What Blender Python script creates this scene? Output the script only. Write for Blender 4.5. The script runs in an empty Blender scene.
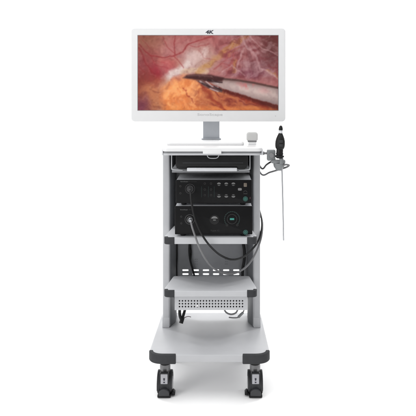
import bpy, bmesh, math, random
import numpy as np
from mathutils import Vector, Matrix
random.seed(4); R = math.radians
SC = bpy.context.scene; COL = SC.collection

# ------------------------------------------------------------------ camera, world, lamps, exposure
CX, CD, CH = 0.06, 2.5, 1.311            # camera position (x, distance in front of the base, height)
cam = bpy.data.cameras.new('camera'); cam.sensor_width = 36; cam.lens = 36*575/416
cam.shift_x = -15/416; cam.shift_y = -108/416; cam.clip_end = 200; cam.clip_start = .05
co = bpy.data.objects.new('camera', cam); COL.objects.link(co)
co.location = (CX, -CD, CH); co.rotation_euler = (R(90), 0, 0); SC.camera = co
W = bpy.data.worlds.new('World'); SC.world = W; W.use_nodes = True
bg = W.node_tree.nodes['Background']; bg.inputs[0].default_value = (1, 1, 1, 1); bg.inputs[1].default_value = 0.52
def area(name, loc, target, sx, sy, watts, colr=(1, 1, 1)):
    l = bpy.data.lights.new(name, 'AREA'); l.shape = 'RECTANGLE'; l.size = sx; l.size_y = sy; l.energy = watts; l.color = colr
    o = bpy.data.objects.new(name, l); COL.objects.link(o); o.location = loc
    o.rotation_euler = (Vector(target)-Vector(loc)).to_track_quat('-Z', 'Y').to_euler(); return o
area('overhead_softbox', (0, -.1, 4.4), (0, .1, 0), 5.0, 4.5, 185)
area('key_softbox', (-2.6, -2.2, 2.0), (0, .2, .8), 1.4, 2.2, 46)
area('backdrop_lamp', (-2.6, 2.0, 3.4), (0, 5.5, 1.6), 2.5, 1.0, 150)
area('backdrop_lamp', (2.6, 2.0, 3.4), (0, 5.5, 1.6), 2.5, 1.0, 150)
SC.view_settings.view_transform = 'Standard'; SC.view_settings.look = 'None'
SC.view_settings.exposure = 0; SC.view_settings.gamma = 1
SC.render.engine = 'CYCLES'

# ------------------------------------------------------------------ helpers
def PX(px, Y): return CX+(px-223)*(CD+Y)/575      # read the photograph: real x of a column at depth Y
def PZ(py, Y): return CH-(py-100)*(CD+Y)/575      # real height of a row at depth Y
def lin(c): return tuple(((v/255)/12.92 if v/255 <= .04045 else ((v/255+.055)/1.055)**2.4) for v in c)
def mat(name, col, rough=.5, metal=0, spec=.5, var=.04, scale=30, bump=0, bscale=900, rvar=.08, emit=None, coat=0):
    m = bpy.data.materials.new(name); m.use_nodes = True; nt = m.node_tree; b = nt.nodes['Principled BSDF']
    tc = nt.nodes.new('ShaderNodeTexCoord')
    n = nt.nodes.new('ShaderNodeTexNoise'); n.inputs['Scale'].default_value = scale; n.inputs['Detail'].default_value = 6
    nt.links.new(tc.outputs['Object'], n.inputs['Vector'])
    cr = nt.nodes.new('ShaderNodeValToRGB')
    cr.color_ramp.elements[0].position = .3; cr.color_ramp.elements[1].position = .7
    cr.color_ramp.elements[0].color = (*[max(0, v*(1-var)) for v in col], 1)
    cr.color_ramp.elements[1].color = (*[min(1, v*(1+var)) for v in col], 1)
    nt.links.new(n.outputs['Fac'], cr.inputs['Fac']); nt.links.new(cr.outputs['Color'], b.inputs['Base Color'])
    mr = nt.nodes.new('ShaderNodeMapRange'); mr.inputs['To Min'].default_value = max(.03, rough-rvar); mr.inputs['To Max'].default_value = min(1, rough+rvar)
    n2 = nt.nodes.new('ShaderNodeTexNoise'); n2.inputs['Scale'].default_value = scale*.4; n2.inputs['Detail'].default_value = 8
    nt.links.new(tc.outputs['Object'], n2.inputs['Vector'])
    nt.links.new(n2.outputs['Fac'], mr.inputs['Value']); nt.links.new(mr.outputs['Result'], b.inputs['Roughness'])
    b.inputs['Metallic'].default_value = metal; b.inputs['Specular IOR Level'].default_value = spec
    b.inputs['Coat Weight'].default_value = coat; b.inputs['Coat Roughness'].default_value = .12
    if bump:
        n3 = nt.nodes.new('ShaderNodeTexNoise'); n3.inputs['Scale'].default_value = bscale; n3.inputs['Detail'].default_value = 2
        nt.links.new(tc.outputs['Object'], n3.inputs['Vector'])
        bp = nt.nodes.new('ShaderNodeBump'); bp.inputs['Strength'].default_value = bump; bp.inputs['Distance'].default_value = .0006
        nt.links.new(n3.outputs['Fac'], bp.inputs['Height']); nt.links.new(bp.outputs['Normal'], b.inputs['Normal'])
    if emit:
        b.inputs['Emission Color'].default_value = (*emit[0], 1); b.inputs['Emission Strength'].default_value = emit[1]
    return m
M = dict(
 backdrop=mat('backdrop_white', (.96, .96, .96), .9, spec=.1, var=.004),
 paint=mat('cart_grey_paint', (.465, .471, .487), .42, bump=.25, var=.02),
 base=mat('base_grey_paint', (.44, .445, .46), .36, bump=.2, var=.025, scale=14),
 white=mat('tabletop_white', (.725, .727, .732), .3, bump=.1, var=.012),
 bezel=mat('bezel_white', (.665, .667, .672), .35, bump=.12, var=.01),
 panel=mat('back_panel_grey', (.25, .255, .27), .5, bump=.2, var=.04),
 inner=mat('inner_grey', (.20, .205, .215), .5, bump=.2, var=.04),
 neck=mat('neck_aluminium', (.43, .45, .48), .4, metal=.35, var=.03),
 bumper=mat('bumper_rubber', (.030, .031, .034), .66, spec=.3, bump=.5, bscale=600, var=.12),
 black=mat('black_plastic', (.007, .007, .0075), .5, spec=.28, bump=.3, var=.15),
 gloss=mat('black_front_glass', (.0045, .0045, .005), .36, spec=.16, var=.1, rvar=.03),
 case=mat('case_grey_metal', (.52, .53, .55), .32, metal=.2, bump=.15, var=.03),
 tray=mat('tray_grey', (.60, .61, .63), .35, bump=.1, var=.02),
 steel=mat('brushed_steel', (.45, .46, .48), .3, metal=.9, var=.06, scale=60),
 zinc=mat('castor_zinc', (.20, .20, .205), .38, metal=.6, var=.1, scale=50),
 castor=mat('castor_dark_grey', (.020, .021, .023), .45, spec=.35, bump=.3, var=.1),
 tyre=mat('tyre_rubber', (.02, .02, .021), .7, bump=.5, bscale=500, var=.15),
 hub=mat('wheel_hub_grey', (.35, .35, .36), .5, var=.05),
 pedal=mat('pedal_grey', (.04, .041, .044), .48, spec=.35, bump=.3, var=.1),
 sticker=mat('sticker_silver', (.38, .38, .405), .4, var=.03),
 holder=mat('holder_grey', (.19, .20, .205), .4, bump=.2, var=.05),
 socket=mat('socket_dark_metal', (.06, .06, .062), .35, metal=.4, var=.05),
 liner=mat('dark_channel_grey', (.135, .14, .15), .5, bump=.2, var=.05),
 cream=mat('cup_grey_white', (.52, .52, .512), .4, bump=.15, var=.02),
 mid=mat('mid_grey', (.18, .18, .185), .5, var=.05),
 cabblk=mat('black_cable', (.007, .007, .0075), .42, spec=.28, bump=.2, var=.1),
 cabgry=mat('grey_cable', (.15, .15, .155), .38, bump=.2, var=.06),
 cablight=mat('light_grey_cable', (.33, .33, .34), .42, bump=.2, var=.05),
 ink=mat('faint_grey_print', (.44, .44, .45), .6, var=.02),
 inkblk=mat('black_print', (.03, .03, .045), .5, var=.05),
 inkdim=mat('dim_print', (.026, .026, .026), .5, var=.05),
 inklit=mat('light_print', (.13, .135, .135), .5, var=.05),
 button=mat('button_grey', (.15, .15, .15), .4, var=.05),
 teal=mat('teal_ring', (.018, .085, .07), .4, var=.05, emit=((.04, .42, .33), .03)),
 tealdim=mat('dim_teal_ring', (.009, .024, .022), .4, var=.05, emit=((.03, .20, .17), .03)),
 lamp=mat('teal_lamp', (.03, .18, .15), .4, var=.05, emit=((.08, .62, .48), .10)),
 amber=mat('warm_socket', (.15, .125, .1), .4, metal=.3, var=.05),
 red=mat('red_mark', (.04, .008, .014), .5, var=.05),
)
ORG = {}
def finish(bm, name, m, parent=None, smooth=True, angle=35):
    me = bpy.data.meshes.new(name)
    bmesh.ops.recalc_face_normals(bm, faces=bm.faces)
    if parent is not None: bmesh.ops.translate(bm, verts=bm.verts, vec=-ORG[parent.name])
    bm.to_mesh(me); bm.free(); me.materials.append(m)
    if smooth:
        me.polygons.foreach_set('use_smooth', [True]*len(me.polygons)); me.set_sharp_from_angle(angle=R(angle))
    o = bpy.data.objects.new(name, me); COL.objects.link(o)
    if parent is not None: o.parent = parent; ORG[o.name] = ORG[parent.name]
    else: ORG[o.name] = Vector((0, 0, 0))
    return o
def tag(o, label=None, cat=None, group=None, kind=None):
    for k, v in (('label', label), ('category', cat), ('group', group), ('kind', kind)):
        if v: o[k] = v
    return o
def thing(name, label, cat, loc, group=None):
    o = bpy.data.objects.new(name, None); COL.objects.link(o); o.location = loc; o.empty_display_size = .05
    ORG[o.name] = Vector(loc); return tag(o, label, cat, group)
def join(*bms):
    out = bmesh.new()
    for b in bms:
        t = bpy.data.meshes.new('t'); b.to_mesh(t); b.free(); out.from_mesh(t); bpy.data.meshes.remove(t)
    return out
def bev(bm, w, seg=2, ang=40):
    if w <= 0: return bm
    e = [e for e in bm.edges if len(e.link_faces) == 2 and e.calc_face_angle(0) > R(ang)]
    bmesh.ops.bevel(bm, geom=e, offset=w, segments=seg, profile=.5, affect='EDGES', clamp_overlap=True); return bm
def box(x0, x1, y0, y1, z0, z1, b=.0015, seg=2):
    bm = bmesh.new(); bmesh.ops.create_cube(bm, size=1)
    for v in bm.verts: v.co = Vector(((x0+x1)/2+v.co.x*(x1-x0), (y0+y1)/2+v.co.y*(y1-y0), (z0+z1)/2+v.co.z*(z1-z0)))
    bmesh.ops.recalc_face_normals(bm, faces=bm.faces); return bev(bm, b, seg)
def prism(pts, a, b, axis='z', w=.0015, seg=2):
    bm = bmesh.new()
    def P(p, h): return {'z': (p[0], p[1], h), 'y': (p[0], h, p[1]), 'x': (h, p[0], p[1])}[axis]
    lo = [bm.verts.new(P(p, a)) for p in pts]; hi = [bm.verts.new(P(p, b)) for p in pts]
    bm.faces.new(lo); bm.faces.new(hi[::-1]); n = len(pts)
    for i in range(n): bm.faces.new((lo[i], hi[i], hi[(i+1) % n], lo[(i+1) % n]))
    bmesh.ops.recalc_face_normals(bm, faces=bm.faces); return bev(bm, w, seg)
def rrect(x0, x1, y0, y1, r, n=6):
    if not isinstance(r, (list, tuple)): r = (r,)*4
    out = []
    for (cx, cy, a0, q) in ((x1-r[0], y1-r[0], 0, r[0]), (x0+r[1], y1-r[1], 90, r[1]), (x0+r[2], y0+r[2], 180, r[2]), (x1-r[3], y0+r[3], 270, r[3])):
        for i in range(n+1):
            t = R(a0+90*i/n); out.append((cx+q*math.cos(t), cy+q*math.sin(t)))
    return out
def roundpoly(pts, rads, n=7):
    out = []; N = len(pts)
    for i in range(N):
        p = Vector(pts[i]); a = Vector(pts[i-1])-p; b = Vector(pts[(i+1) % N])-p; r = rads[i]
        if r <= 0: out.append(tuple(p)); continue
        an = a.angle(b); d = min(r/math.tan(an/2), a.length*.49, b.length*.49)
        s = p+a.normalized()*d; e = p+b.normalized()*d
        for k in range(n+1):
            t = k/n; out.append(tuple((1-t)**2*s+2*t*(1-t)*p+t*t*e))
    return out
def lathe(prof, c=(0, 0, 0), axis='z', n=32):
    """prof: (radius, height) pairs"""
    bm = bmesh.new(); rings = []
    for r, h in prof:
        ring = []
        for i in range(n if r > 1e-6 else 1):
            t = 2*math.pi*i/n; u, v = r*math.cos(t), r*math.sin(t)
            p = {'z': (u, v, h), 'y': (u, h, v), 'x': (h, u, v)}[axis]
            ring.append(bm.verts.new((c[0]+p[0], c[1]+p[1], c[2]+p[2])))
        rings.append(ring)
    for a, b in zip(rings, rings[1:]):
        for i in range(n):
            j = (i+1) % n
            if len(a) == 1 and len(b) == 1: break
            if len(a) == 1: bm.faces.new((a[0], b[i], b[j]))
            elif len(b) == 1: bm.faces.new((a[i], a[j], b[0]))
            else: bm.faces.new((a[i], a[j], b[j], b[i]))
    for rg in (rings[0], rings[-1]):
        if len(rg) > 1: bm.faces.new(rg)
    bmesh.ops.recalc_face_normals(bm, faces=bm.faces); return bm
def spline(pts, per=10):
    P = [Vector(p) for p in pts]; P = [2*P[0]-P[1]]+P+[2*P[-1]-P[-2]]; out = []
    for i in range(1, len(P)-2):
        a, b, c, d = P[i-1:i+3]
        for k in range(per):
            t = k/per; out.append(.5*((2*b)+(c-a)*t+(2*a-5*b+4*c-d)*t*t+(3*b-a-3*c+d)*t**3))
    out.append(P[-2]); return out
def tube(pts, r, n=12, per=10, smooth=True):
    S = spline(pts, per) if smooth else [Vector(p) for p in pts]
    bm = bmesh.new(); rings = []; up = None
    for i, p in enumerate(S):
        t = (S[min(i+1, len(S)-1)]-S[max(i-1, 0)]).normalized()
        if up is None: up = t.orthogonal().normalized()
        up = (up-t*up.dot(t)).normalized(); s = t.cross(up)
        rr = r(i/(len(S)-1)) if callable(r) else r
        rings.append([bm.verts.new(p+(up*math.cos(a)+s*math.sin(a))*rr) for a in (2*math.pi*k/n for k in range(n))])
    for a, b in zip(rings, rings[1:]):
        for i in range(n): bm.faces.new((a[i], a[(i+1) % n], b[(i+1) % n], b[i]))
    bm.faces.new(rings[0][::-1]); bm.faces.new(rings[-1]); return bm
def holes_plate(xs, zs, hole, y0, y1, shape):
    """sheet in the XZ plane between cell borders xs and zs; hole(i,j) -> True cuts a hole whose outline is shape(cx,cz,w,h)"""
    bm = bmesh.new()
    def V(x, y, z): return bm.verts.new((x, y, z))
    for i in range(len(xs)-1):
        for j in range(len(zs)-1):
            a, b, c, d = xs[i], xs[i+1], zs[j], zs[j+1]
            if not hole(i, j):
                for y in (y0, y1): bm.faces.new([V(a, y, c), V(b, y, c), V(b, y, d), V(a, y, d)])
                continue
            pts = shape((a+b)/2, (c+d)/2, b-a, d-c); n = len(pts); cx, cz = (a+b)/2, (c+d)/2; outer = []
            for (x, z) in pts:
                dx, dz = x-cx, z-cz; k = min(((b-a)/2)/abs(dx) if abs(dx) > 1e-9 else 1e9, ((d-c)/2)/abs(dz) if abs(dz) > 1e-9 else 1e9)
                outer.append((cx+dx*k, cz+dz*k))
            # snap the nearest point to each corner so the cells tile without gaps
            for (qx, qz) in ((a, c), (b, c), (b, d), (a, d)):
                m = min(range(n), key=lambda q: (outer[q][0]-qx)**2+(outer[q][1]-qz)**2); outer[m] = (qx, qz)
            for y in (y0, y1):
                I = [V(p[0], y, p[1]) for p in pts]; O = [V(p[0], y, p[1]) for p in outer]
                for k in range(n): bm.faces.new((I[k], I[(k+1) % n], O[(k+1) % n], O[k]))
            I0 = [V(p[0], y0, p[1]) for p in pts]; I1 = [V(p[0], y1, p[1]) for p in pts]
            for k in range(n): bm.faces.new((I0[k], I0[(k+1) % n], I1[(k+1) % n], I1[k]))
    a, b, c, d = xs[0], xs[-1], zs[0], zs[-1]
    for q in ([(a, c), (b, c)], [(b, c), (b, d)], [(b, d), (a, d)], [(a, d), (a, c)]):
        bm.faces.new([V(q[0][0], y0, q[0][1]), V(q[1][0], y0, q[1][1]), V(q[1][0], y1, q[1][1]), V(q[0][0], y1, q[0][1])])
    bmesh.ops.remove_doubles(bm, verts=bm.verts, dist=1e-6); return bm
def lettering(name, s, x, y, z, width, m, parent, font_h=None, bold=0, shear=0):
    """flat print on a vertical front, centred on x,z; scaled to the wanted width"""
    cu = bpy.data.curves.new('t', 'FONT'); cu.body = s; cu.size = 1; cu.offset = bold; cu.shear = shear; cu.align_x = 'CENTER'; cu.align_y = 'CENTER'; cu.resolution_u = 3
    t = bpy.data.objects.new('t', cu); COL.objects.link(t); dg = bpy.context.evaluated_depsgraph_get()
    me = bpy.data.meshes.new_from_object(t.evaluated_get(dg)); bpy.data.objects.remove(t); bpy.data.curves.remove(cu)
    bm = bmesh.new(); bm.from_mesh(me); bpy.data.meshes.remove(me)
    xs = [v.co.x for v in bm.verts]; ys = [v.co.y for v in bm.verts]; w = max(xs)-min(xs); h = max(ys)-min(ys)
    sx = width/w; sz = (font_h/h) if font_h else sx; mx = (max(xs)+min(xs))/2; my = (max(ys)+min(ys))/2
    for v in bm.verts: v.co = Vector((x+(v.co.x-mx)*sx, y, z+(v.co.y-my)*sz))
    e = bmesh.ops.extrude_face_region(bm, geom=bm.faces[:])
    bmesh.ops.translate(bm, verts=[g for g in e['geom'] if isinstance(g, bmesh.types.BMVert)], vec=(0, -.0004, 0))
    return finish(bm, name, m, parent, smooth=False)
def ring(cx, cz, y, r, w, a0=0, a1=360, d=.0012, n=48):
    """flat raised ring (or arc) on a front facing -Y"""
    bm = bmesh.new(); full = a1-a0 >= 360; k = n if full else max(4, int(n*(a1-a0)/360)); S = []
    for i in range(k if full else k+1):
        t = R(a0+(a1-a0)*i/k); c, s = math.cos(t), math.sin(t)
        S.append([bm.verts.new((cx+q*c, yy, cz+q*s)) for q, yy in ((r-w/2, y), (r-w/2, y-d), (r+w/2, y-d), (r+w/2, y))])
    for i in range(k):
        a = S[i]; b = S[(i+1) % len(S)]
        for j in range(4): bm.faces.new((a[j], a[(j+1) % 4], b[(j+1) % 4], b[j]))
    if not full: bm.faces.new(S[0]); bm.faces.new(S[-1][::-1])
    return bm

# ------------------------------------------------------------------ setting: one white paper sweep
def sweep():
    prof = [(-9, 0), (4.2, 0)]+[(4.2+2.2*math.sin(R(a)), 2.2-2.2*math.cos(R(a))) for a in range(6, 91, 6)]+[(6.4, 7.5)]
    bm = bmesh.new(); L = [bm.verts.new((-9, y, z)) for y, z in prof]; Rr = [bm.verts.new((9, y, z)) for y, z in prof]
    for i in range(len(prof)-1): bm.faces.new((L[i], Rr[i], Rr[i+1], L[i+1]))
    tag(finish(bm, 'floor', M['backdrop']), kind='structure')
sweep()

# ------------------------------------------------------------------ the trolley
C0 = .004                                    # trolley's centre line
cart = thing('equipment_trolley', 'tall grey and white wheeled trolley with shelves, dark corner bumpers and two visible castors', 'trolley', (C0, .25, 0))
ZB = .202
base_pts = [(-.267, 0), (.267, 0), (.256, .50), (-.256, .50)]
bo = roundpoly(base_pts, [.068, .068, .03, .03], 14)
base = finish(prism(bo, .170, ZB, 'z', .004, 3), 'base', M['base'], cart)
def bumper(outl, y_in, x_in, side, z0, z1, grow, name, parent, w=.004):
    """rubber cap round one corner of a plan outline: keeps the points beyond x_in and in front of y_in, grown outward"""
    sel = [p for p in outl if p[0]*side > x_in*side-1e-6 and p[1] < y_in]
    sel.sort(key=lambda p: math.atan2(p[1]-y_in, (p[0]-x_in)*side))
    # order from the front run to the side run
    first = (x_in, min(p[1] for p in sel)); pts = [first]+sel
    xe = np.interp(y_in, [0, .5], [0, 0]); last = (sel[-1][0]-side*0.0, y_in); pts.append(last)
    out = []
    for i, p in enumerate(pts):
        a = Vector(pts[max(i-1, 0)]); b = Vector(pts[min(i+1, len(pts)-1)]); t = (b-a).normalized()
        nrm = Vector((t.y, -t.x)) if side > 0 else Vector((-t.y, t.x)); out.append(tuple(Vector(p)+nrm*grow))
    inn = []
    for i, p in enumerate(pts):
        a = Vector(pts[max(i-1, 0)]); b = Vector(pts[min(i+1, len(pts)-1)]); t = (b-a).normalized()
        nrm = Vector((t.y, -t.x)) if side > 0 else Vector((-t.y, t.x)); inn.append(tuple(Vector(p)-nrm*.014))
    return finish(prism(out+inn[::-1], z0, z1, 'z', w, 3), name, M['bumper'], parent)
for s in (-1, 1):
    bumper(bo, .050, s*.145, s, .163, ZB+.0018, .004, 'corner_bumper', base)
# columns
ZT = 1.066
for s in (-1, 1):
    pts = [(C0+s*.2375, .30), (C0+s*.206, .30), (C0+s*.1835, .369), (C0+s*.1835, .462), (C0+s*.2375, .462)]
    c = finish(prism(pts, ZB+.001, ZT, 'z', .004, 3), 'column', M['paint'], cart)
    pts = [(C0+s*.2052, .3035), (C0+s*.2066, .3075), (C0+s*.1850, .372), (C0+s*.1850, .455), (C0+s*.1805, .455), (C0+s*.1805, .3705)]
    finish(prism(pts, ZB+.0008, ZT, 'z', .0006), 'inner_channel', M['liner'], c)
    # foot plate round the bottom of the column
    pts = [(C0+s*.2395, .298), (C0+s*.2050, .298), (C0+s*.2050, .304), (C0+s*.2150, .315), (C0+s*.2150, .465), (C0+s*.2395, .465)]
    finish(prism(pts, ZB+.0005, ZB+.050, 'z', .002), 'foot_plate', M['paint'], c)
# back panel with two rows of slots
xs = [-.186]; zs = [.30, PZ(276.0, .42), PZ(272.3, .42), PZ(268.2, .42), 1.06]
starts = [182.3, 192.7, 202.8, 212.9, 223.0, 233.1]
for st in starts: xs += [PX(st-1.9, .42), PX(st+8.2, .42)]
xs = sorted(set(round(x, 5) for x in xs+[.194]))
xs = [x for i, x in enumerate(xs) if i == 0 or x-xs[i-1] > .004]
def slot(cx, cz, w, h): return rrect(cx-w*.30, cx+w*.30, cz-.0042, cz+.0042, .0036, 5)
finish(holes_plate(xs, zs, lambda i, j: j in (1, 2) and 1 <= i <= 6, .42, .424, slot), 'back_panel', M['panel'], cart, smooth=False)
for px in (195.2, 197.0, 225.4, 227.0):
    for py in (259.2, 261.6, 264.0): finish(lathe([(0, .4185), (.0016, .4185), (.0020, .4198)], (PX(px, .42), 0, PZ(py, .42)), 'y', 12), 'mounting_stud', M['liner'], cart)
# shelves
def shelf(z0, z1, yb, label=None):
    if yb < .34: pts = [(-.202, .08), (.210, .08), (.212, .135), (.190, yb-.01), (.184, yb), (-.176, yb), (-.182, yb-.01), (-.204, .135)]; rr = [.022, .022, .02, .01, .01, .01, .01, .02]
    else: pts = [(-.202, .08), (.210, .08), (.212, .135), (.190, .325), (.177, .352), (.177, yb), (-.170, yb), (-.170, .352), (-.182, .325), (-.204, .135)]
    if yb > .34: rr = [.022, .022, .02, .01, 0, 0, 0, 0, .01, .02]
    o = roundpoly(pts, rr, 8)
    sh = finish(prism(o, z0, z1, 'z', .0035, 3), 'shelf', M['paint'], cart)
    for s, xi in ((-1, -.158), (1, .168)):
        bumper(o, .108, xi, s, z0-.001, z1+.0012, .003, 'corner_bumper', sh, .003)
    return sh
shelf(.664, .692, .415); shelf(.427, .454, .302)
# perforated socket box under the lower shelf
bx0, bx1, bz0, bz1 = PX(174.7, .10), PX(247.6, .10), PZ(310.0, .10), .4265
sb = finish(join(box(bx0, bx1, .1025, .325, bz0, bz0+.003, .0008), box(bx0, bx0+.003, .1025, .325, bz0+.003, bz1, .0008),
                 box(bx1-.003, bx1, .1025, .325, bz0+.003, bz1, .0008), box(bx0+.003, bx1-.003, .322, .325, bz0+.003, bz1, .0008)), 'socket_box', M['paint'], cart)
pitch = 3.0*.004522; hx0 = PX(178.0, .10); NH = 23
pxs = [bx0]+[hx0+pitch*i for i in range(NH)]+[bx1]
zc = [PZ(y, .10) for y in (308.0, 305.1, 302.2, 299.3)]
pzs = [bz0]+zc+[bz1]
def hole(cx, cz, w, h): return [(cx+  .0037*math.cos(R(a)), cz+.0039*math.sin(R(a))) for a in range(45, 405, 30)]
finish(holes_plate(pxs, pzs, lambda i, j: 1 <= j <= 3 and 1 <= i <= NH-1, .0985, .1020, hole), 'perforated_front', M['paint'], sb, smooth=False)
finish(box(bx0+.006, bx1-.006, .125, .13, bz0+.006, bz1-.003, 0), 'inner_board', M['mid'], sb)
finish(lathe([(0, .096), (.0042, .096), (.0046, .0968), (.0046, .0984)], (PX(197.4, .10), 0, PZ(305.6, .10)), 'y', 20), 'lock_screw', M['white'], sb)
# tabletop: raised rear deck, slab, shadow gap, lower frame, centre tab, u handle
tx0, tx1 = PX(162.4, .08), PX(262.2, .08)
to = roundpoly([(tx0, .055), (tx1, .055), (tx1, .47), (tx0, .47)], [.03, .03, .02, .02], 8)
top = finish(prism(to, 1.0815, 1.100, 'z', .0055, 4), 'tabletop', M['white'], cart)
td = roundpoly([(PX(167, .2), .17), (PX(244, .2), .17), (PX(244, .2), .46), (PX(167, .2), .46)], [.02]*4, 6)
finish(prism(td, 1.096, 1.118, 'z', .0195, 8), 'raised_deck', M['white'], top)
ti = roundpoly([(tx0+.005, .0655), (tx1-.005, .0655), (tx1-.005, .46), (tx0+.005, .46)], [.02]*4, 6)
finish(prism(ti, 1.0745, 1.0812, 'z', 0), 'shadow_gap', M['inner'], top)
tf = roundpoly([(tx0+.002, .062), (tx1-.002, .062), (tx1-.002, .466), (tx0+.002, .466)], [.03, .03, .02, .02], 8)
finish(prism(tf, 1.0640, 1.0742, 'z', .003, 3), 'lower_frame', M['paint'], top)
finish(prism(rrect(PX(202.8, .05), PX(221.4, .05), 1.0712, 1.0880, .002), .0535, .080, 'y', .002), 'centre_tab', M['white'], top)
hx = PX(213, .07); hz = 1.066
finish(tube([(hx-.027, .07, hz), (hx-.022, .069, hz-.010), (hx-.012, .068, hz-.0150), (hx+.012, .068, hz-.0150), (hx+.022, .069, hz-.010), (hx+.027, .07, hz)], .0020, 10), 'pull_handle', M['steel'], top)
for s, xx in ((-1, tx0), (1, tx1)):
    finish(prism(rrect(.075, .12, 1.062, 1.094, .008), xx-.003 if s < 0 else xx-.004, xx+.004 if s < 0 else xx+.003, 'x', .002), 'end_cap', M['tray'], top)
# hanging tray under the tabletop
tz = .990
tr = finish(box(-.174, .182, .138, .40, tz-.012, tz+.006, .001), 'equipment_tray', M['inner'], cart)
finish(box(PX(187, .1), PX(237, .1), .098, .1375, tz-.001, tz+.014, .002), 'tray_lip', M['tray'], tr)
for x in (-.1745, PX(250, .12)):
    finish(tube([(x, .13, 1.067), (x, .13, tz+.012), (x-math.copysign(.003, x), .131, tz+.004), (x-math.copysign(.02, x), .132, tz+.001), (x-math.copysign(.05, x), .132, tz)], .0019, 8), 'tray_bracket', M['tray'], tr)
# scope holder on the right end of the tabletop
hy = .10
arm = finish(join(lathe([(.006, tx1+.001), (.0085, tx1+.003), (.0085, tx1+.010), (.0055, tx1+.012), (.0055, PX(268, hy))], (0, hy, PZ(153.2, hy)), 'x', 24)), 'holder_arm', M['zinc'], cart)
finish(prism(rrect(PX(267, hy), PX(275.2, hy), PZ(160.5, hy), PZ(149.6, hy), .005), hy-.017, hy+.017, 'y', .003, 3), 'clamp_block', M['holder'], arm)
finish(lathe([(.004, PX(267.5,hy)), (.004, 0.0)][:0] or [(0, hy-.030), (.010, hy-.030), (.011, hy-.028), (.011, hy-.020), (.005, hy-.019), (.005, hy-.016)], (PX(271, hy), 0, PZ(155, hy)), 'y', 14), 'clamp_knob', M['mid'], arm)
cupx = PX(279.0, hy)
finish(prism(rrect(PX(271, hy), PX(285.0, hy), PZ(163.0, hy), PZ(159.6, hy), .004), hy-.022, hy+.022, 'y', .003, 3), 'holder_plate', M['holder'], arm)
finish(lathe([(0, PZ(170.6, hy)), (.010, PZ(170.5, hy)), (.015, PZ(169.5, hy)), (.024, PZ(166.5, hy)), (.0265, PZ(163.4, hy)), (.0265, PZ(163.0, hy))], (cupx, hy, 0), 'z', 28), 'holder_cup', M['holder'], arm)
# castors
def castor(cx, cy, s, front=True):
    """twin wheel castor facing the front; s = side on which the brake pedal's heel sticks out"""
    rt = .042
    body = []
    side = [(cy+a*.86, b*.80) for a, b in ((-.047, .012), (-.050, .030), (-.049, .060), (-.043, .090), (-.030, .112), (-.008, .120), (.018, .116), (.036, .095), (.040, .070), (.030, .060), (-.030, .030), (-.036, .010))]
    hs = finish(join(prism(side, cx-.0182, cx+.0182, 'x', .003, 3)), 'castor', M['castor'], cart)
    for q in (-1, 1):
        x0, x1 = cx+q*.0185, cx+q*.033
        # fender: an arch over each wheel
        arch = [(cy+.048*math.cos(R(a)), .047+.053*math.sin(R(a))) for a in range(-14, 212, 12)]
        arch += [(cy+.0435*math.cos(R(a)), .045+.0455*math.sin(R(a))) for a in range(204, -20, -12)]
        finish(prism(arch, min(x0, x1), max(x0, x1), 'x', .0035, 3), 'fender', M['castor'], hs)
        h0, h1 = cx+q*.0195, cx+q*.0325
        a, b = (h0, h1) if q > 0 else (h1, h0)
        finish(lathe([(.020, a), (rt-.003, a), (rt, a+.003), (rt, b-.003), (rt-.003, b), (.020, b)], (0, cy, rt), 'x', 48), 'wheel', M['tyre'], hs)
        finish(lathe([(0, cx+q*.0188), (.030, cx+q*.0188), (.030, cx+q*.0336), (.025, cx+q*.0342), (.010, cx+q*.0342), (.008, cx+q*.035), (0, cx+q*.035)], (0, cy, rt), 'x', 32), 'wheel_hub', M['hub'], hs)
    finish(lathe([(.0215, .092), (.0235, .095), (.0235, .124), (.022, .127), (.022, .1295)], (cx, cy, 0), 'z', 32), 'collar', M['zinc'], hs)
    finish(lathe([(.0225, .130), (.0245, .1325), (.0245, .1655)], (cx, cy, 0), 'z', 32), 'swivel', M['black'], hs)
    # face plate, sticker, pedal on the front
    f = cy-.045
    finish(prism(rrect(cx-.0205, cx+.0205,  .034, .110, .006), f-.002, f+.012, 'y', .002), 'face_plate', M['castor'], hs)
    st = finish(prism(rrect(cx-.0150, cx+.0150, .061, .104, .002), f-.0032, f-.0019, 'y', .0004), 'sticker', M['sticker'], hs)
    finish(join(lathe([(0, f-.0042), (.0042, f-.0042), (.0042, f-.0030)], (cx, 0, .0835), 'y', 16), box(cx-.0026, cx+.0026, f-.0042, f-.0030, .0760, .0815, .0004),
                box(cx-.0035, cx+.0035, f-.0042, f-.0030, .0655, .0715, .0008)), 'lock_mark', M['inkblk'], st)
    arcp = [(cx+.0235*math.cos(R(a)), .022+.020*math.sin(R(a))) for a in range(0, 181, 12)]+[(cx-.0235, .013), (cx+.0235, .013)]
    finish(prism(arcp, f-.015, f+.012, 'y', .004, 3), 'brake_pedal', M['pedal'], hs)
    finish(prism(rrect(cx-.0295, cx+.0295, .002, .0145, .004), f-.007, f+.02, 'y', .002), 'pedal_bar', M['black'], hs)
    if s:
        finish(prism([(cx+s*.030, .006), (cx+s*.047, .006), (cx+s*.0475, .018), (cx+s*.040, .026), (cx+s*.034, .024)], cy-.040, cy-.012, 'y', .0035, 3), 'pedal_heel', M['black'], hs)
castor(PX(165.0, .07), .078, 1); castor(PX(255.1, .07), .078, -1)
castor(-.185, .44, 0); castor(.193, .44, 0)

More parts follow.
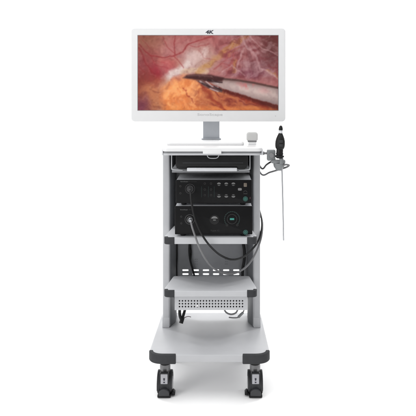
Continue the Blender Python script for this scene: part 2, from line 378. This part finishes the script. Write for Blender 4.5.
# ------------------------------------------------------------------ monitor
my = .20
mx0, mx1, mz0, mz1 = PX(131, my), PX(285.6, my), PZ(121.6, my), PZ(28, my)
mon = thing('monitor', 'wide white framed flat screen showing red and orange tissue with a steel grasper', 'monitor', ((mx0+mx1)/2, .33, 1.118))
hsg = finish(prism(rrect(mx0, mx1, mz0, mz1, .017, 8), my, my+.034, 'y', .0035, 4), 'housing', M['bezel'], mon)
finish(prism(rrect(mx0+.07, mx1-.07, mz0+.05, mz1-.05, .03, 6), my+.033, my+.062, 'y', .010, 3), 'rear_cover', M['bezel'], hsg)
sx0, sx1, sz0, sz1 = PX(137.9, my), PX(278.1, my), PZ(110.2, my), PZ(35.5, my)
lettering('resolution_badge', '4K', PX(209.6, my), my-.0002, PZ(32.0, my), .038, M['inkblk'], mon, .0175, .035, .12)
lettering('maker_lettering', 'SonoScape', PX(210, my), my-.0002, PZ(114.9, my), .118, M['ink'], mon, .0145, .0)
finish(lathe([(0, my-.001), (.002, my-.001), (.002, my)], (PX(275.5, my), 0, PZ(116, my)), 'y', 12), 'power_lamp', M['ink'], mon)
nk = finish(prism(rrect(PX(203, .31), PX(219.6, .31), .300, .345, .004), 1.122, 1.33, 'z', .002), 'stand_neck', M['neck'], mon)
finish(prism(rrect(PX(203, .31)-.007, PX(219.6, .31)+.007, .290, .36, .008), 1.1185, 1.1245, 'z', .002), 'neck_foot', M['neck'], nk)
finish(box(PX(203, .31)+.004, PX(219.6, .31)-.004, .262, .302, 1.25, 1.32, .003), 'mount_block', M['neck'], nk)

def picture():
    """the operating-field image, as colours on the display's own fine grid (x 0..140, y 0..74.7 downward)"""
    NX, NY = 420, 224; rng = np.random.RandomState(7)
    X, Y = np.meshgrid(np.linspace(0, 140, NX), np.linspace(0, 74.7, NY))
    def noise(x, y, seed):
        g = np.random.RandomState(seed).rand(64, 64); xi = np.floor(x).astype(int); yi = np.floor(y).astype(int)
        fx = x-xi; fy = y-yi; fx = fx*fx*(3-2*fx); fy = fy*fy*(3-2*fy); q = lambda a, b: g[b % 64, a % 64]
        return (q(xi, yi)*(1-fx)+q(xi+1, yi)*fx)*(1-fy)+(q(xi, yi+1)*(1-fx)+q(xi+1, yi+1)*fx)*fy
    def fbm(x, y, seed, o=5): return sum(noise(x*2**k, y*2**k, seed+k)*.5**k for k in range(o))/sum(.5**k for k in range(o))
    wx = X+(fbm(X/9, Y/9, 1)-.5)*9; wy = Y+(fbm(X/9, Y/9, 11)-.5)*9
    n1 = fbm(wx/14, wy/14, 21); n2 = fbm(wx/5, wy/5, 31); n3 = fbm(X/1.8, Y/1.8, 41, 3)
    img = np.zeros((NY, NX, 3))
    def put(mask, c): m = np.clip(mask, 0, 1)[..., None]; img[:] = img*(1-m)+np.array(c, float)*m
    def sm(a, b, v): t = np.clip((v-a)/(b-a), 0, 1); return t*t*(3-2*t)
    def seg(pts, ux=None, uy=None):
        ux = X if ux is None else ux; uy = Y if uy is None else uy; d = np.full(X.shape, 1e9)
        for (a, b), (c, e) in zip(pts, pts[1:]):
            L = (c-a)**2+(e-b)**2; t = np.clip(((ux-a)*(c-a)+(uy-b)*(e-b))/L, 0, 1); d = np.minimum(d, np.hypot(ux-a-t*(c-a), uy-b-t*(e-b)))
        return d
    def blob(cx, cy, rx, ry, e=.5): return 1-sm(1-e, 1+e, np.hypot((wx-cx)/rx, (wy-cy)/ry))
    def poly(pts, ux, uy, soft):
        ins = np.zeros(X.shape, bool); n = len(pts)
        for i in range(n):
            (a, b), (c, e) = pts[i], pts[(i+1) % n]
            with np.errstate(divide='ignore', invalid='ignore'): cr = ((b > uy) != (e > uy)) & (ux < (c-a)*(uy-b)/((e-b) or 1e-9)+a)
            ins ^= cr
        d = seg(pts+[pts[0]], ux, uy); return np.clip(.5+np.where(ins, d, -d)/soft, 0, 1)
    put(np.ones(X.shape), (162, 92, 90))
    put(sm(.35, .75, n1)*.7, (178, 122, 120)); put(sm(.5, .8, n2)*.5, (118, 52, 58))
    put(blob(10, 8, 16, 12, .8)*.6, (146, 92, 58)); put(blob(30, 10, 22, 12, .7)*.35, (176, 112, 108))
    put(blob(8, 36, 13, 22, .6)*.6, (126, 46, 50)); put(blob(34, 27, 14, 5, .8)*.5, (190, 122, 100))
    # right upper quarter
    put(blob(112, 20, 30, 30, .5)*.55, (138, 84, 86)); put(blob(92, 22, 10, 12, .6)*.55, (158, 70, 72)); put(blob(118, 30, 14, 8, .7)*.5, (150, 115, 122))
    put(blob(112, 38, 18, 4, .8)*.55, (100, 42, 62)); put(blob(134, 8, 10, 18, .8)*.75, (86, 38, 32)); put(blob(130, 24, 9, 16, .8)*.4, (98, 60, 66))
    # membrane
    put(blob(62, 26, 18, 14, .7)*.75, (186, 154, 140)); put(blob(50, 24, 10, 9, .8)*.5, (190, 160, 160))
    for pts, w, c, k in (([(26, 74), (21, 62), (22, 50), (31, 42), (42, 34), (52, 25), (66, 18)], 7, (206, 176, 170), .8),
                         ([(24, 52), (32, 42), (43, 34), (50, 27)], 4.5, (216, 198, 192), .7), ([(46, 36), (56, 33), (70, 37)], 4, (208, 180, 150), .6)):
        put((1-sm(w*.3, w, seg(pts, wx, wy)))*k*(.75+.5*n3), c)
    # yellow fat streaks
    for pts, w, k in (([(60, 38), (74, 27), (86, 16), (98, 7), (108, 0)], 4.6, .85), ([(98, 26), (96, 36)], 2.6, .7), ([(128, 37), (138, 40)], 2.6, .7), ([(92, 20), (100, 14)], 2, .4)):
        put((1-sm(w*.25, w, seg(pts, wx, wy)))*k*(.35+.75*n2), (184, 132, 74))
    # fibrous streaks fanning through the upper right
    ang = np.arctan2(Y+6, X-104); fan = fbm(ang*16, np.hypot(X-104, Y+6)/22, 61)
    fe = sm(84, 98, X)*(1-sm(30, 46, Y)); put(sm(.54, .74, fan)*fe*.38, (168, 126, 130)); put(sm(.48, .30, fan)*fe*.35, (92, 46, 52))
    mt = fbm(wx/6+wy/14, wy/4, 65); put(sm(.5, .7, mt)*sm(70, 90, X)*(1-sm(40, 50, Y))*.5, (170, 128, 130)); put(sm(.46, .28, mt)*sm(70, 90, X)*(1-sm(40, 50, Y))*.5, (104, 40, 44))
    for pts, w in (([(103, 0), (110, 12), (117, 21), (124, 36)], 1.5), ([(107, 13), (101, 26), (98, 36)], 1.2), ([(122, 33), (131, 38), (140, 43)], 1.2), ([(84, 36), (94, 30), (106, 40)], .9), ([(112, 2), (124, 12), (140, 20)], .8)):
        put((1-sm(w*.2, w*1.25, seg(pts, X+(wx-X)*.5, Y+(wy-Y)*.5)))*(.25+.55*n3), (188, 148, 148))
    # vessels
    VC = ((124, 32, 36), (166, 66, 66))
    for pts, w, k in (([(0, 9), (6, 16), (13, 21), (24, 22.5), (36, 20), (44, 16), (50, 9), (60, 5), (74, 2)], .62, .62), ([(36, 0), (37.5, 9), (36.5, 19)], .5, .5),
                      ([(0, 13), (6, 24), (13, 35), (18, 46)], .9, .55), ([(24, 2), (30, 12), (37, 18)], .45, .35), ([(36, 21), (42, 28), (46, 32)], .5, .4), ([(13, 21), (18, 30), (30, 33)], .45, .35),
                      ([(0, 30), (7, 37), (9, 50)], .6, .35), ([(50, 9), (58, 12), (70, 9)], .4, .3), ([(4, 4), (12, 14)], .4, .3), ([(76, 34), (84, 28), (92, 30)], .5, .3), ([(8, 30), (20, 26), (28, 28)], .35, .3), ([(60, 14), (66, 22), (78, 24)], .35, .2)):
        d = seg(pts, X+(wx-X)*.45, Y+(wy-Y)*.45); put((1-sm(w*.5, w*3.2, d))*k*.45, VC[1]); put((1-sm(w*.3, w*1.6, d))*k*(.6+.6*n3), VC[0])
    put(blob(18, 40, 5, 9, .8)*.75, (150, 32, 48)); put(blob(30, 30, 6, 6, .8)*.4, (178, 60, 74))
    # lower left
    ll = blob(4, 56, 22, 18, .5); put(ll*.85, (122, 44, 38)); put(blob(17, 62, 20, 15, .6)*.9, (190, 118, 80))
    st = fbm(wx/14+wy/30, wy/2.4-wx/14, 71); put((sm(.55, .7, st)*(X < 34)*(Y > 46))*.4, (112, 46, 36)); put(blob(2, 70, 8, 10, .8)*.7, (112, 48, 76))
    # orange fat and the red floor
    of = poly([(27, 78), (24, 62), (27, 52), (36, 46), (48, 41), (62, 45), (74, 52), (92, 57), (112, 62), (142, 73), (142, 80)], X+.6*(wx-X), Y+.6*(wy-Y), 9)
    put(of, (218, 128, 72)); lob = fbm(wx/7, wy/8, 81)
    put(of*sm(.4, .65, lob)*.8*(1-sm(62, 86, X)), (246, 168, 108)); put(of*sm(.48, .3, lob)*.3, (206, 108, 62))
    rf = of*sm(52, 78, X+.3*Y-12); put(rf*.8, (160, 82, 56)); fs = fbm((wx+wy*1.3)/22, (wy-wx*.36)/3.0, 91)
    put(rf*sm(.52, .68, fs)*.6, (194, 118, 74)); put(rf*sm(.46, .3, fs)*.8, (116, 40, 34)); put(of*sm(70, 74, Y+2*n2)*.6, (222, 128, 66))
    for pts, w in (([(62, 48), (68, 58), (78, 66), (88, 74)], 1.6), ([(84, 50), (96, 60), (112, 66), (128, 72)], 2.0), ([(46, 50), (50, 60), (56, 66)], .5)):
        put((1-sm(w*.3, w*1.8, seg(pts, wx, wy)))*.6, (128, 34, 24))
    for q in range(70):
        cx, cy = rng.uniform(29, 66), rng.uniform(48, 74); put(np.clip(1-np.hypot(wx-cx, (wy-cy)*.8)/rng.uniform(.7, 2.4), 0, 1)*of*.45, (255, 178, 112))
    # grasper: shadow, shaft, jaws
    teeth = .7*noise(X*.5, Y*0, 77)*(X > 78)+.22*np.abs(((X*.42) % 1)-.5)*2*(X > 78)
    put(poly([(66, 48), (86, 58), (108, 64), (142, 76), (142, 70), (100, 55)], X, Y+teeth, 3)*.8, (72, 18, 16))
    sh = poly([(69, 43), (84, 44), (100, 45.8), (142, 53.5), (142, 70.5), (118, 64), (98, 57.5), (84, 53.5), (72, 47)], X, Y+teeth, 1.2)
    put(sh, (162, 138, 134)); ax = (Y-(45+(X-84)*.15))/ (9+(X-84)*.13)
    put(sh*np.exp(-((ax-.42)/.28)**2)*sm(80, 110, X+4)*.62, (214, 192, 184)); put(sh*sm(.75, 1.15, ax)*.5, (120, 98, 100)); put(sh*sm(.15, -.1, ax)*.6, (120, 92, 88))
    put(sh*sm(.5, .75, n2)*.35, (148, 120, 124)); put(sh*blob(110, 50, 8, 3, .9)*sm(.4, .6, n3)*.7, (186, 96, 96)); put(sh*blob(126, 56, 5, 3, .9)*.35, (200, 130, 130))
    put((1-sm(.4, 1.6, seg([(84, 43.2), (100, 44.8), (116, 47.4), (140, 52.4)])))*.8, (66, 44, 40))
    put(poly([(45, 42.5), (49, 39.4), (58, 38.4), (74, 39.6), (86, 42), (84, 46), (72, 47), (62, 44.8), (52, 43.8)], X+.5*(wx-X)*.5, Y+(wy-Y)*.2, 2.0), (62, 30, 30))
    put((1-sm(.2, 1.2, seg([(50, 40.4), (60, 39.8), (74, 41.2)])))*.5, (118, 84, 82))
    put(poly([(58, 45), (64, 44.6), (72, 49), (84, 53.5), (84, 57), (76, 55.5), (66, 50.5)], X, Y, 1.2)*.9, (84, 60, 62))
    for pts in ([(62, 45.6), (68, 49.5)], [(68, 46), (74, 50.8), (80, 52)], [(72, 53), (80, 56)], [(74, 45), (80, 48)]):
        put((1-sm(.2, 1.0, seg(pts)))*.75, (196, 178, 178))
    for pts in ([(64, 47.5), (72, 51.5)], [(76, 51), (84, 55)], [(70, 44), (78, 46.5), (84, 47)]): put((1-sm(.2, 1.1, seg(pts)))*.8, (36, 18, 20))
    f1 = fbm(wx/2.2, wy/2.2, 101, 4); put(sm(.58, .8, f1)*(1-sh)*.14, (216, 170, 158)); put(sm(.42, .22, f1)*(1-sh)*.18, (92, 36, 36))
    img *= (.95+.10*n3)[..., None]; img *= (1-.10*sm(.75, 1.1, np.hypot((X-70)/78, (Y-37)/46)))[..., None]
    img *= (.97+.05*rng.rand(NY, NX))[..., None]
    for ax_ in (0, 1): img = np.apply_along_axis(lambda v: np.convolve(np.pad(v, 2, 'edge'), [.08, .24, .36, .24, .08], 'valid'), ax_, img)
    img = img*1.07+4
    c = np.clip(img, 0, 255)/255; return np.where(c <= .04045, c/12.92, ((c+.055)/1.055)**2.4), NX, NY
def display():
    c, NX, NY = picture(); gx = np.linspace(sx0, sx1, NX); gz = np.linspace(sz1, sz0, NY); y = my-.0012
    XX, ZZ = np.meshgrid(gx, gz); o = ORG[mon.name]
    v = np.stack([XX-o.x, np.full(XX.shape, y-o.y), ZZ-o.z], -1).reshape(-1, 3)
    I = np.arange(NX*NY).reshape(NY, NX); f = np.stack([I[1:, :-1], I[1:, 1:], I[:-1, 1:], I[:-1, :-1]], -1).reshape(-1, 4)
    me = bpy.data.meshes.new('screen'); me.vertices.add(len(v)); me.vertices.foreach_set('co', v.ravel().astype('f'))
    me.loops.add(f.size); me.loops.foreach_set('vertex_index', f.ravel().astype('i')); me.polygons.add(len(f))
    me.polygons.foreach_set('loop_start', np.arange(0, f.size, 4, dtype='i')); me.update(calc_edges=True); me.validate()
    a = me.color_attributes.new('picture', 'FLOAT_COLOR', 'POINT'); a.data.foreach_set('color', np.concatenate([c.reshape(-1, 3), np.ones((NX*NY, 1))], 1).ravel().astype('f'))
    m = bpy.data.materials.new('lit_display'); m.use_nodes = True; nt = m.node_tree; b = nt.nodes['Principled BSDF']
    at = nt.nodes.new('ShaderNodeVertexColor'); at.layer_name = 'picture'; nt.links.new(at.outputs['Color'], b.inputs['Emission Color'])
    b.inputs['Emission Strength'].default_value = .93; b.inputs['Base Color'].default_value = (.004, .004, .004, 1); b.inputs['Roughness'].default_value = .3; b.inputs['Specular IOR Level'].default_value = .15
    me.materials.append(m); ob = bpy.data.objects.new('screen', me); COL.objects.link(ob); ob.parent = mon
    ORG[ob.name] = ORG[mon.name]
    w = .0022
    finish(join(box(sx0-w, sx1+w, my-.0008, my+.001, sz1, sz1+w, 0), box(sx0-w, sx1+w, my-.0008, my+.001, sz0-w, sz0, 0),
                box(sx0-w, sx0, my-.0008, my+.001, sz0, sz1, 0), box(sx1, sx1+w, my-.0008, my+.001, sz0, sz1, 0)), 'screen_edge', M['mid'], ob, smooth=False)
display()

# ------------------------------------------------------------------ small cup on the tabletop
cy_ = .215; cxx = PX(252.1, cy_)
cup = thing('rounded_holder', 'small pale grey rounded holder with a darker band on the white tabletop', 'holder', (cxx, cy_, 1.1))
finish(prism(rrect(cxx-.0265, cxx+.0265, PZ(140.6, cy_), PZ(131.8, cy_), (.013, .013, .007, .007), 6), cy_-.019, cy_+.019, 'y', .006, 4), 'body', M['cream'], cup)
finish(prism(rrect(cxx-.021, cxx+.021, PZ(141.8, cy_), PZ(140.5, cy_), .001, 2), cy_-.016, cy_+.016, 'y', .001), 'band', M['mid'], cup)
finish(prism(rrect(cxx-.017, cxx+.019, 1.1003, PZ(141.8, cy_), .001, 2), cy_-.015, cy_+.015, 'y', .002), 'foot', M['white'], cup)

# ------------------------------------------------------------------ recorder in the tray
rx0, rx1, ry = PX(176, .105), PX(247.6, .105), .105
rec = thing('media_recorder', 'flat black recorder box on the tray just under the white tabletop', 'recorder', ((rx0+rx1)/2, .23, tz+.006))
rz0, rz1 = .9985, 1.0600
finish(box(rx0, rx1, ry+.008, .36, rz0+.010, rz1, .002), 'case', M['black'], rec)
finish(prism(rrect(rx0-.001, rx1+.001, rz0+.010, rz1-.002, .004), ry, ry+.008, 'y', .002), 'front_panel', M['black'], rec)
finish(box(rx0+.03, rx1-.02, ry-.0014, ry+.001, rz0+.026, rz0+.030, .0006), 'gloss_line', M['bumper'], rec)  # lighter strip imitating a horizontal gloss line on the black front
for x in (PX(181.5, .12), PX(242, .12)):
    for y in (.125, .33): finish(box(x-.014, x+.014, y-.01, y+.02, tz+.0062, rz0+.0102, .002), 'foot', M['black'], rec)
finish(prism([(rx0+.002, rz0+.011), (rx0+.002, rz0+.004), (rx0+.020, rz0-.001), (PX(186.8, .1), rz0-.002), (PX(186.8, .1), rz0+.011)], ry+.001, ry+.02, 'y', .001), 'front_foot', M['black'], rec)
finish(box(PX(237.4, .1), rx1-.004, ry+.001, ry+.02, rz0+.004, rz0+.0105, .001), 'front_foot', M['black'], rec)

# ------------------------------------------------------------------ the two 'rack' units
def unit(name, label, cat, x0, x1, y0, y1, z0, z1):
    t = thing(name, label, cat, ((x0+x1)/2, (y0+y1)/2, z0-.010))
    finish(box(x0+.002, x1-.002, y0+.009, y1, z0, z1-.001, .002), 'case', M['case'], t)
    fp = finish(prism(rrect(x0, x1, z0, z1, .003, 4), y0, y0+.0088, 'y', .0012), 'front_panel', M['gloss'], t)
    for x in (x0+.035, x1-.04):
        for y in (y0+.03, y1-.04): finish(lathe([(.011, z0-.0105), (.013, z0-.008), (.013, z0)], (x, y, 0), 'z', 20), 'foot', M['black'], t)
    return t, fp
y1_ = .118; y2_ = .104
cam_u, cam_f = unit('camera_processor', 'black fronted video processor with six round keys, on top of the light source', 'processor', PX(175.8, y1_), PX(251.9, y1_), y1_, .33, PZ(203.2, y1_), PZ(180.0, y1_))
def btn(name, px, py, y, r, m, parent, d=.003, n=24): return finish(lathe([(0, y-d), (r*.86, y-d), (r, y-d*.7), (r, y)], (PX(px, y), 0, PZ(py, y)), 'y', n), name, m, parent)
lettering('maker_lettering', 'SonoScape', PX(184.2, y1_), y1_-.0001, PZ(181.7, y1_), .034, M['inklit'], cam_u, .0058)
lettering('model_lettering', '4K Camera System', PX(192.6, y1_), y1_-.0001, PZ(181.7, y1_), .038, M['inkdim'], cam_u, .0045)
sk = finish(join(ring(PX(190, y1_), PZ(188.8, y1_), y1_, .0215, .0018), ring(PX(190, y1_), PZ(188.8, y1_), y1_, .0135, .004, d=.004)), 'socket', M['socket'], cam_u)
btn('socket_core', 190, 188.8, y1_, .0115, M['black'], sk, .002)
for py in (186.2, 193.2): finish(ring(PX(180.4, y1_), PZ(py, y1_), y1_, .0036, .0016), 'indicator', M['inkdim'], cam_u)
for px in (219, 226.3, 233.4):
    for py, fl in ((184.3, 1), (195.6, -1)):
        b = btn('key', px, py, y1_, .0088, M['black'], cam_u, .0015)
        x, z = PX(px, y1_), PZ(py, y1_)
        sg = [(x+.0086*math.cos(R(a)), z+fl*(.0022+.0062*math.sin(R(a)))) for a in range(0, 181, 15)]
        finish(prism(sg, y1_-.0026, y1_-.0014, 'y', .0004), 'key_light', M['button'], b)
        finish(box(x-.0045, x+.0045, y1_-.0026, y1_-.0014, z-fl*.0035-.0012, z-fl*.0035+.0012, .0003), 'key_symbol', M['inklit'], b)
for px in (204.8, 211.0):
    for py in (183.6, 189.5, 195.1): finish(join(ring(PX(px, y1_), PZ(py, y1_), y1_, .0040, .0012)), 'touch_key', M['inkdim'], cam_u)
for px in (201.6, 208.4, 214.2): finish(box(PX(px, y1_)-.0006, PX(px, y1_)+.0006, y1_-.001, y1_, PZ(197.2, y1_), PZ(186.5, y1_), 0), 'touch_divider', M['tealdim'], cam_u)
finish(prism(rrect(PX(237.9, y1_), PX(241.8, y1_), PZ(190.5, y1_), PZ(188, y1_), .004), y1_-.002, y1_, 'y', .0006), 'side_key', M['button'], cam_u)
finish(prism(rrect(PX(243.7, y1_), PX(246.9, y1_), PZ(186.8, y1_), PZ(182.9, y1_), .003), y1_-.002, y1_, 'y', .0006), 'usb_socket', M['amber'], cam_u)
finish(join(ring(PX(245.3, y1_), PZ(192.5, y1_), y1_, .008, .0016, 0, 180), box(PX(243.4, y1_), PX(247.4, y1_), y1_-.0012, y1_, PZ(194, y1_), PZ(193.4, y1_), 0)), 'port_cover', M['inkdim'], cam_u)
def power(px, py, y, par):
    p = btn('power_button', px, py, y, .0112, M['tealdim'], par, .002)
    finish(ring(PX(px, y), PZ(py, y), y-.002, .0098, .0022), 'power_ring', M['teal'], p)
    finish(join(ring(PX(px, y), PZ(py, y), y-.002, .0045, .0013, 120, 420), box(PX(px, y)-.0007, PX(px, y)+.0007, y-.0032, y-.002, PZ(py, y)+.0005, PZ(py, y)+.0062, 0)), 'power_symbol', M['lamp'], p)
power(245.4, 198.8, y1_, cam_u)
finish(box(PX(249.6, y1_), PX(250.6, y1_), y1_-.0012, y1_, PZ(199, y1_), PZ(197, y1_), 0), 'red_mark', M['red'], cam_u)

ls_u, ls_f = unit('light_source', 'black fronted light source with a round dial and teal ring display, on the middle shelf', 'light source', PX(174.9, y2_), PX(252.4, y2_), y2_, .33, .7025, PZ(206.2, y2_))
lettering('maker_lettering', 'SonoScape', PX(184.0, y2_), y2_-.0001, PZ(209.8, y2_), .034, M['inklit'], ls_u, .0058)
lettering('kind_lettering', 'LED Light', PX(191.2, y2_), y2_-.0001, PZ(209.8, y2_), .022, M['inkdim'], ls_u, .0045)
sk = finish(join(ring(PX(189.8, y2_), PZ(219.4, y2_), y2_, .0215, .0026), ring(PX(189.8, y2_), PZ(219.4, y2_), y2_, .0125, .005, d=.006)), 'socket', M['socket'], ls_u)
finish(lathe([(0, y2_-.016), (.006, y2_-.016), (.008, y2_-.013), (.0105, y2_-.010), (.0105, y2_-.001)], (PX(190.3, y2_), 0, PZ(219.8, y2_)), 'y', 24), 'socket_collar', M['steel'], sk)
for py in (216.6, 223.3): finish(ring(PX(181.3, y2_), PZ(py, y2_), y2_, .0034, .0016), 'indicator', M['inkdim'], ls_u)
dl = btn('dial', 214.5, 219.6, y2_, .0185, M['black'], ls_u, .006, 36)
finish(ring(PX(214.5, y2_), PZ(219.6, y2_), y2_, .0202, .0014), 'dial_ring', M['inkdim'], dl)
x, z = PX(214.5, y2_), PZ(219.6, y2_)
sg = [(x+.0165*math.cos(R(a)), z+.0165*math.sin(R(a))) for a in range(22, 159, 8)]
finish(prism(sg, y2_-.0075, y2_-.0058, 'y', .0005), 'dial_light', M['button'], dl)
finish(box(x-.006, x+.006, y2_-.0075, y2_-.0058, z-.0028, z+.0018, .0006), 'dial_mark', M['inklit'], dl)
rd = finish(join(*[ring(PX(232.0, y2_), PZ(219.1, y2_), y2_, .034, .0030, a, a+11) for a in range(-42, 222, 15)]), 'ring_display', M['tealdim'], ls_u)
finish(ring(PX(232.0, y2_), PZ(219.1, y2_), y2_, .0215, .0016), 'inner_ring', M['inkdim'], rd)
finish(prism(rrect(PX(229.9, y2_), PX(234.2, y2_), PZ(220.0, y2_), PZ(218.1, y2_), .002), y2_-.0014, y2_, 'y', .0003), 'value_lamp', M['lamp'], rd)
for px in (227.0, 237.2): finish(ring(PX(px, y2_), PZ(225.0, y2_), y2_, .0040, .0016), 'touch_key', M['inkdim'], ls_u)
lettering('type_lettering', 'Type C', PX(214.8, y2_), y2_-.0001, PZ(230.8, y2_), .040, M['inkdim'], ls_u, .0085)
power(245.5, 232.2, y2_, ls_u)

# ------------------------------------------------------------------ cables
def P(px, py, Y): return (PX(px, Y), Y, PZ(py, Y))
vc = thing('camera_cable', 'long black cable looping from the upper black unit past the shelf to the right column', 'cable', P(190, 188.8, y1_))
vpath = [P(190, 188.8, .112), P(190.1, 190, .085), P(190.8, 197, .055), P(192.2, 206, .048), P(194.8, 218, .045), P(199, 229, .045), P(205, 239.5, .045), P(212, 248, .07), P(221, 255.5, .11), P(232, 259.6, .15), P(243, 257, .20), P(252, 249.5, .25),
         P(258.6, 240, .28), P(261.6, 229, .31), P(261.6, 219, .37), P(259.4, 210, .45), (.222, .49, .85), (.222, .492, .95), (.228, .49, 1.0), P(262, 168.6, .36), P(266.5, 164.8, .25), P(271, 161.9, .15), P(275, 160.8, .128)]
finish(tube(vpath, .0046, 12, 9), 'cord', M['cabblk'], vc)
finish(lathe([(0, .077), (.0058, .077), (.0075, .081), (.0092, .090), (.0092, .110), (.0105, .1105), (.0105, .1165)], (PX(190, y1_), 0, PZ(188.8, y1_)), 'y', 24), 'plug', M['socket'], vc)
gc = thing('light_cable', 'long grey light cable hanging from the lower black unit and looping round the right column', 'cable', P(190, 219.5, y2_))
gpath = [P(190.2, 219.8, .098), P(190.6, 221, .074), P(192.4, 228, .052), P(195.4, 237, .048), P(199.2, 247, .05), P(204.5, 257.5, .08), P(212, 267, .12), P(223, 273, .16), P(235, 273.2, .18), P(246.5, 266.5, .21), P(255.0, 254.5, .25),
         P(260.4, 241, .29), P(262.4, 229.5, .33), P(262.0, 220, .40), P(258.6, 211, .475), (.208, .500, .86), (.210, .503, .93), (.222, .49, .985), P(262, 174.6, .33), P(270, 172.3, .22), P(279, 169.6, .14), P(286.5, 167.2, .10), P(289.0, 165.4, .085), P(286.2, 164.6, .080), P(283.0, 165.2, .083)]
finish(tube(gpath, .0044, 12, 9), 'cord', M['cabgry'], gc)
finish(lathe([(.0052, .064), (.0065, .066), (.0068, .086)], (PX(190.4, .075), 0, PZ(220.6, .075)), 'y', 20), 'plug', M['steel'], gc)

def cable(name, label, pts, r, m, plug=None):
    t = thing(name, label, 'cable', pts[0]); finish(tube(pts, r, 10, 8), 'cord', m, t)
    if name == 'power_cord': t['group'] = 'black cords hanging behind the shelves'
    if plug: plug(t)
    return t
cable('power_cord', 'thin straight black cord hanging inside the left column behind the shelves', [P(176.6, 240, .405), P(176.8, 255, .405), P(176.3, 268, .405), P(176.8, 285, .405)], .0052, M['cabblk'])
cable('power_cord', 'curved black cord bending down the grey back panel left of centre', [P(189.9, 240, .40), P(189.3, 250, .405), P(190.2, 260, .405), P(192.8, 270, .40), P(195.5, 280, .40)], .0050, M['cabblk'])
cable('power_cord', 'black cord lying against the dark panel just beside that left-of-centre bend', [P(189.9, 240, .41), P(191.2, 252, .412), P(190.6, 262, .41), P(193.5, 272, .41), P(196, 281, .41)], .0036, M['cabblk'])
cable('power_cord', 'thick black cord hanging inside the right column behind the loops', [P(242.4, 240, .395), P(244.3, 250, .395), P(244.2, 260, .395), P(242.6, 270, .395), P(242.4, 284, .395)], .0072, M['cabblk'])
def lplug(t):
    a, b = Vector(P(181.0, 323.2, .17)), Vector(P(185.2, 309, .20))
    finish(tube([a, a.lerp(b, .3), a.lerp(b, .6), b], lambda q: .0095 if q < .5 else .0065, 14, 6), 'plug', M['black'], t)
    finish(tube([P(184.5, 317.5, .18), P(188, 316.5, .17), P(191, 317, .17)], .0016, 8), 'pin', M['red'], t)
cable('hanging_plug', 'black mains plug hanging under the left end of the perforated box', [P(179.6, 309, .18), P(179.8, 315, .175), P(181.4, 320, .17)], .0072, M['cabblk'], lplug)
cable('looped_cord', 'grey cord sagging in a small loop under the right of the perforated box', [P(223.6, 308, .15), P(226, 312.2, .15), P(231, 314.4, .15), P(236, 312.6, .15), P(238.4, 308, .15)], .0040, M['cabgry'])
def rplug(t):
    a, b = Vector(P(238.4, 317.2, .19)), Vector(P(243.0, 312.5, .19)); finish(tube([a, a.lerp(b, .5), b], .0062, 12, 6), 'plug', M['holder'], t)
cable('trailing_cord', 'short grey plug and thin cord near the right column under the perforated box', [P(229, 317.4, .17), P(234, 317.8, .18), P(239, 317.0, .19), P(243, 312.6, .19), P(245, 306, .20)], .0030, M['cabgry'], rplug)

# ------------------------------------------------------------------ endoscope in its holder
ey = .082
es = thing('endoscope', 'black camera head with a thin steel shaft standing in the holder right of the tabletop', 'endoscope', P(279.6, 158, ey))
def tilted(prof, pa, pb, n=28):
    """lathe whose axis runs from point pa to point pb; prof = (radius, fraction along)"""
    a, b = Vector(pa), Vector(pb); d = b-a; L = d.length; bm = lathe([(r, f*L) for r, f in prof], n=n)
    q = Vector((0, 0, 1)).rotation_difference(d); bmesh.ops.transform(bm, matrix=Matrix.Translation(a) @ q.to_matrix().to_4x4(), verts=bm.verts); return bm
k = .00449
A, B = P(279.4, 158.3, ey), P(280.9, 125.6, ey)
hd = finish(tilted([(0, .0), (3.0*k, .0), (3.4*k, .01), (3.4*k, .28), (4.3*k, .31), (4.8*k, .37), (4.9*k, .44), (4.75*k, .52), (4.2*k, .60), (3.2*k, .68), (2.3*k, .74), (1.9*k, .77), (0, .77)], A, B), 'camera_head', M['black'], es)
finish(tilted([(1.7*k, .765), (2.0*k, .77), (2.0*k, .855), (1.6*k, .86)], A, B), 'light_collar', M['tray'], es)
finish(tilted([(1.9*k, .85), (2.1*k, .87), (2.0*k, .92), (1.5*k, .975), (.8*k, 1.0), (0, 1.005)], A, B), 'cable_boot', M['black'], es)
for f in (.40, .47, .54): pass
finish(join(tilted([(3.6*k, .035), (4.6*k, .04), (4.6*k, .085), (3.6*k, .09)], A, B), tilted([(3.4*k, .12), (3.75*k, .125), (3.75*k, .16), (3.4*k, .165)], A, B)), 'grip_ring', M['black'], es)
bts = Vector(A).lerp(Vector(B), .46)+Vector((.002, -.020, 0))
finish(join(box(bts.x-.008, bts.x+.008, bts.y-.003, bts.y+.006, bts.z-.014, bts.z-.002, .002), box(bts.x-.008, bts.x+.008, bts.y-.003, bts.y+.006, bts.z+.003, bts.z+.015, .002)), 'finger_keys', M['bumper'], hd)
finish(tube([P(281.2, 160, ey+.01), P(282.0, 172, ey+.01), P(283.0, 210, ey+.01), P(283.6, 240.4, ey+.01)], .0034, 14, 4), 'shaft', M['steel'], es)
finish(tube([P(281.4, 163.8, ey-.004), P(281.4, 159, ey-.002), P(280.6, 157.5, ey)], .009, 14, 4), 'eyepiece', M['holder'], es)
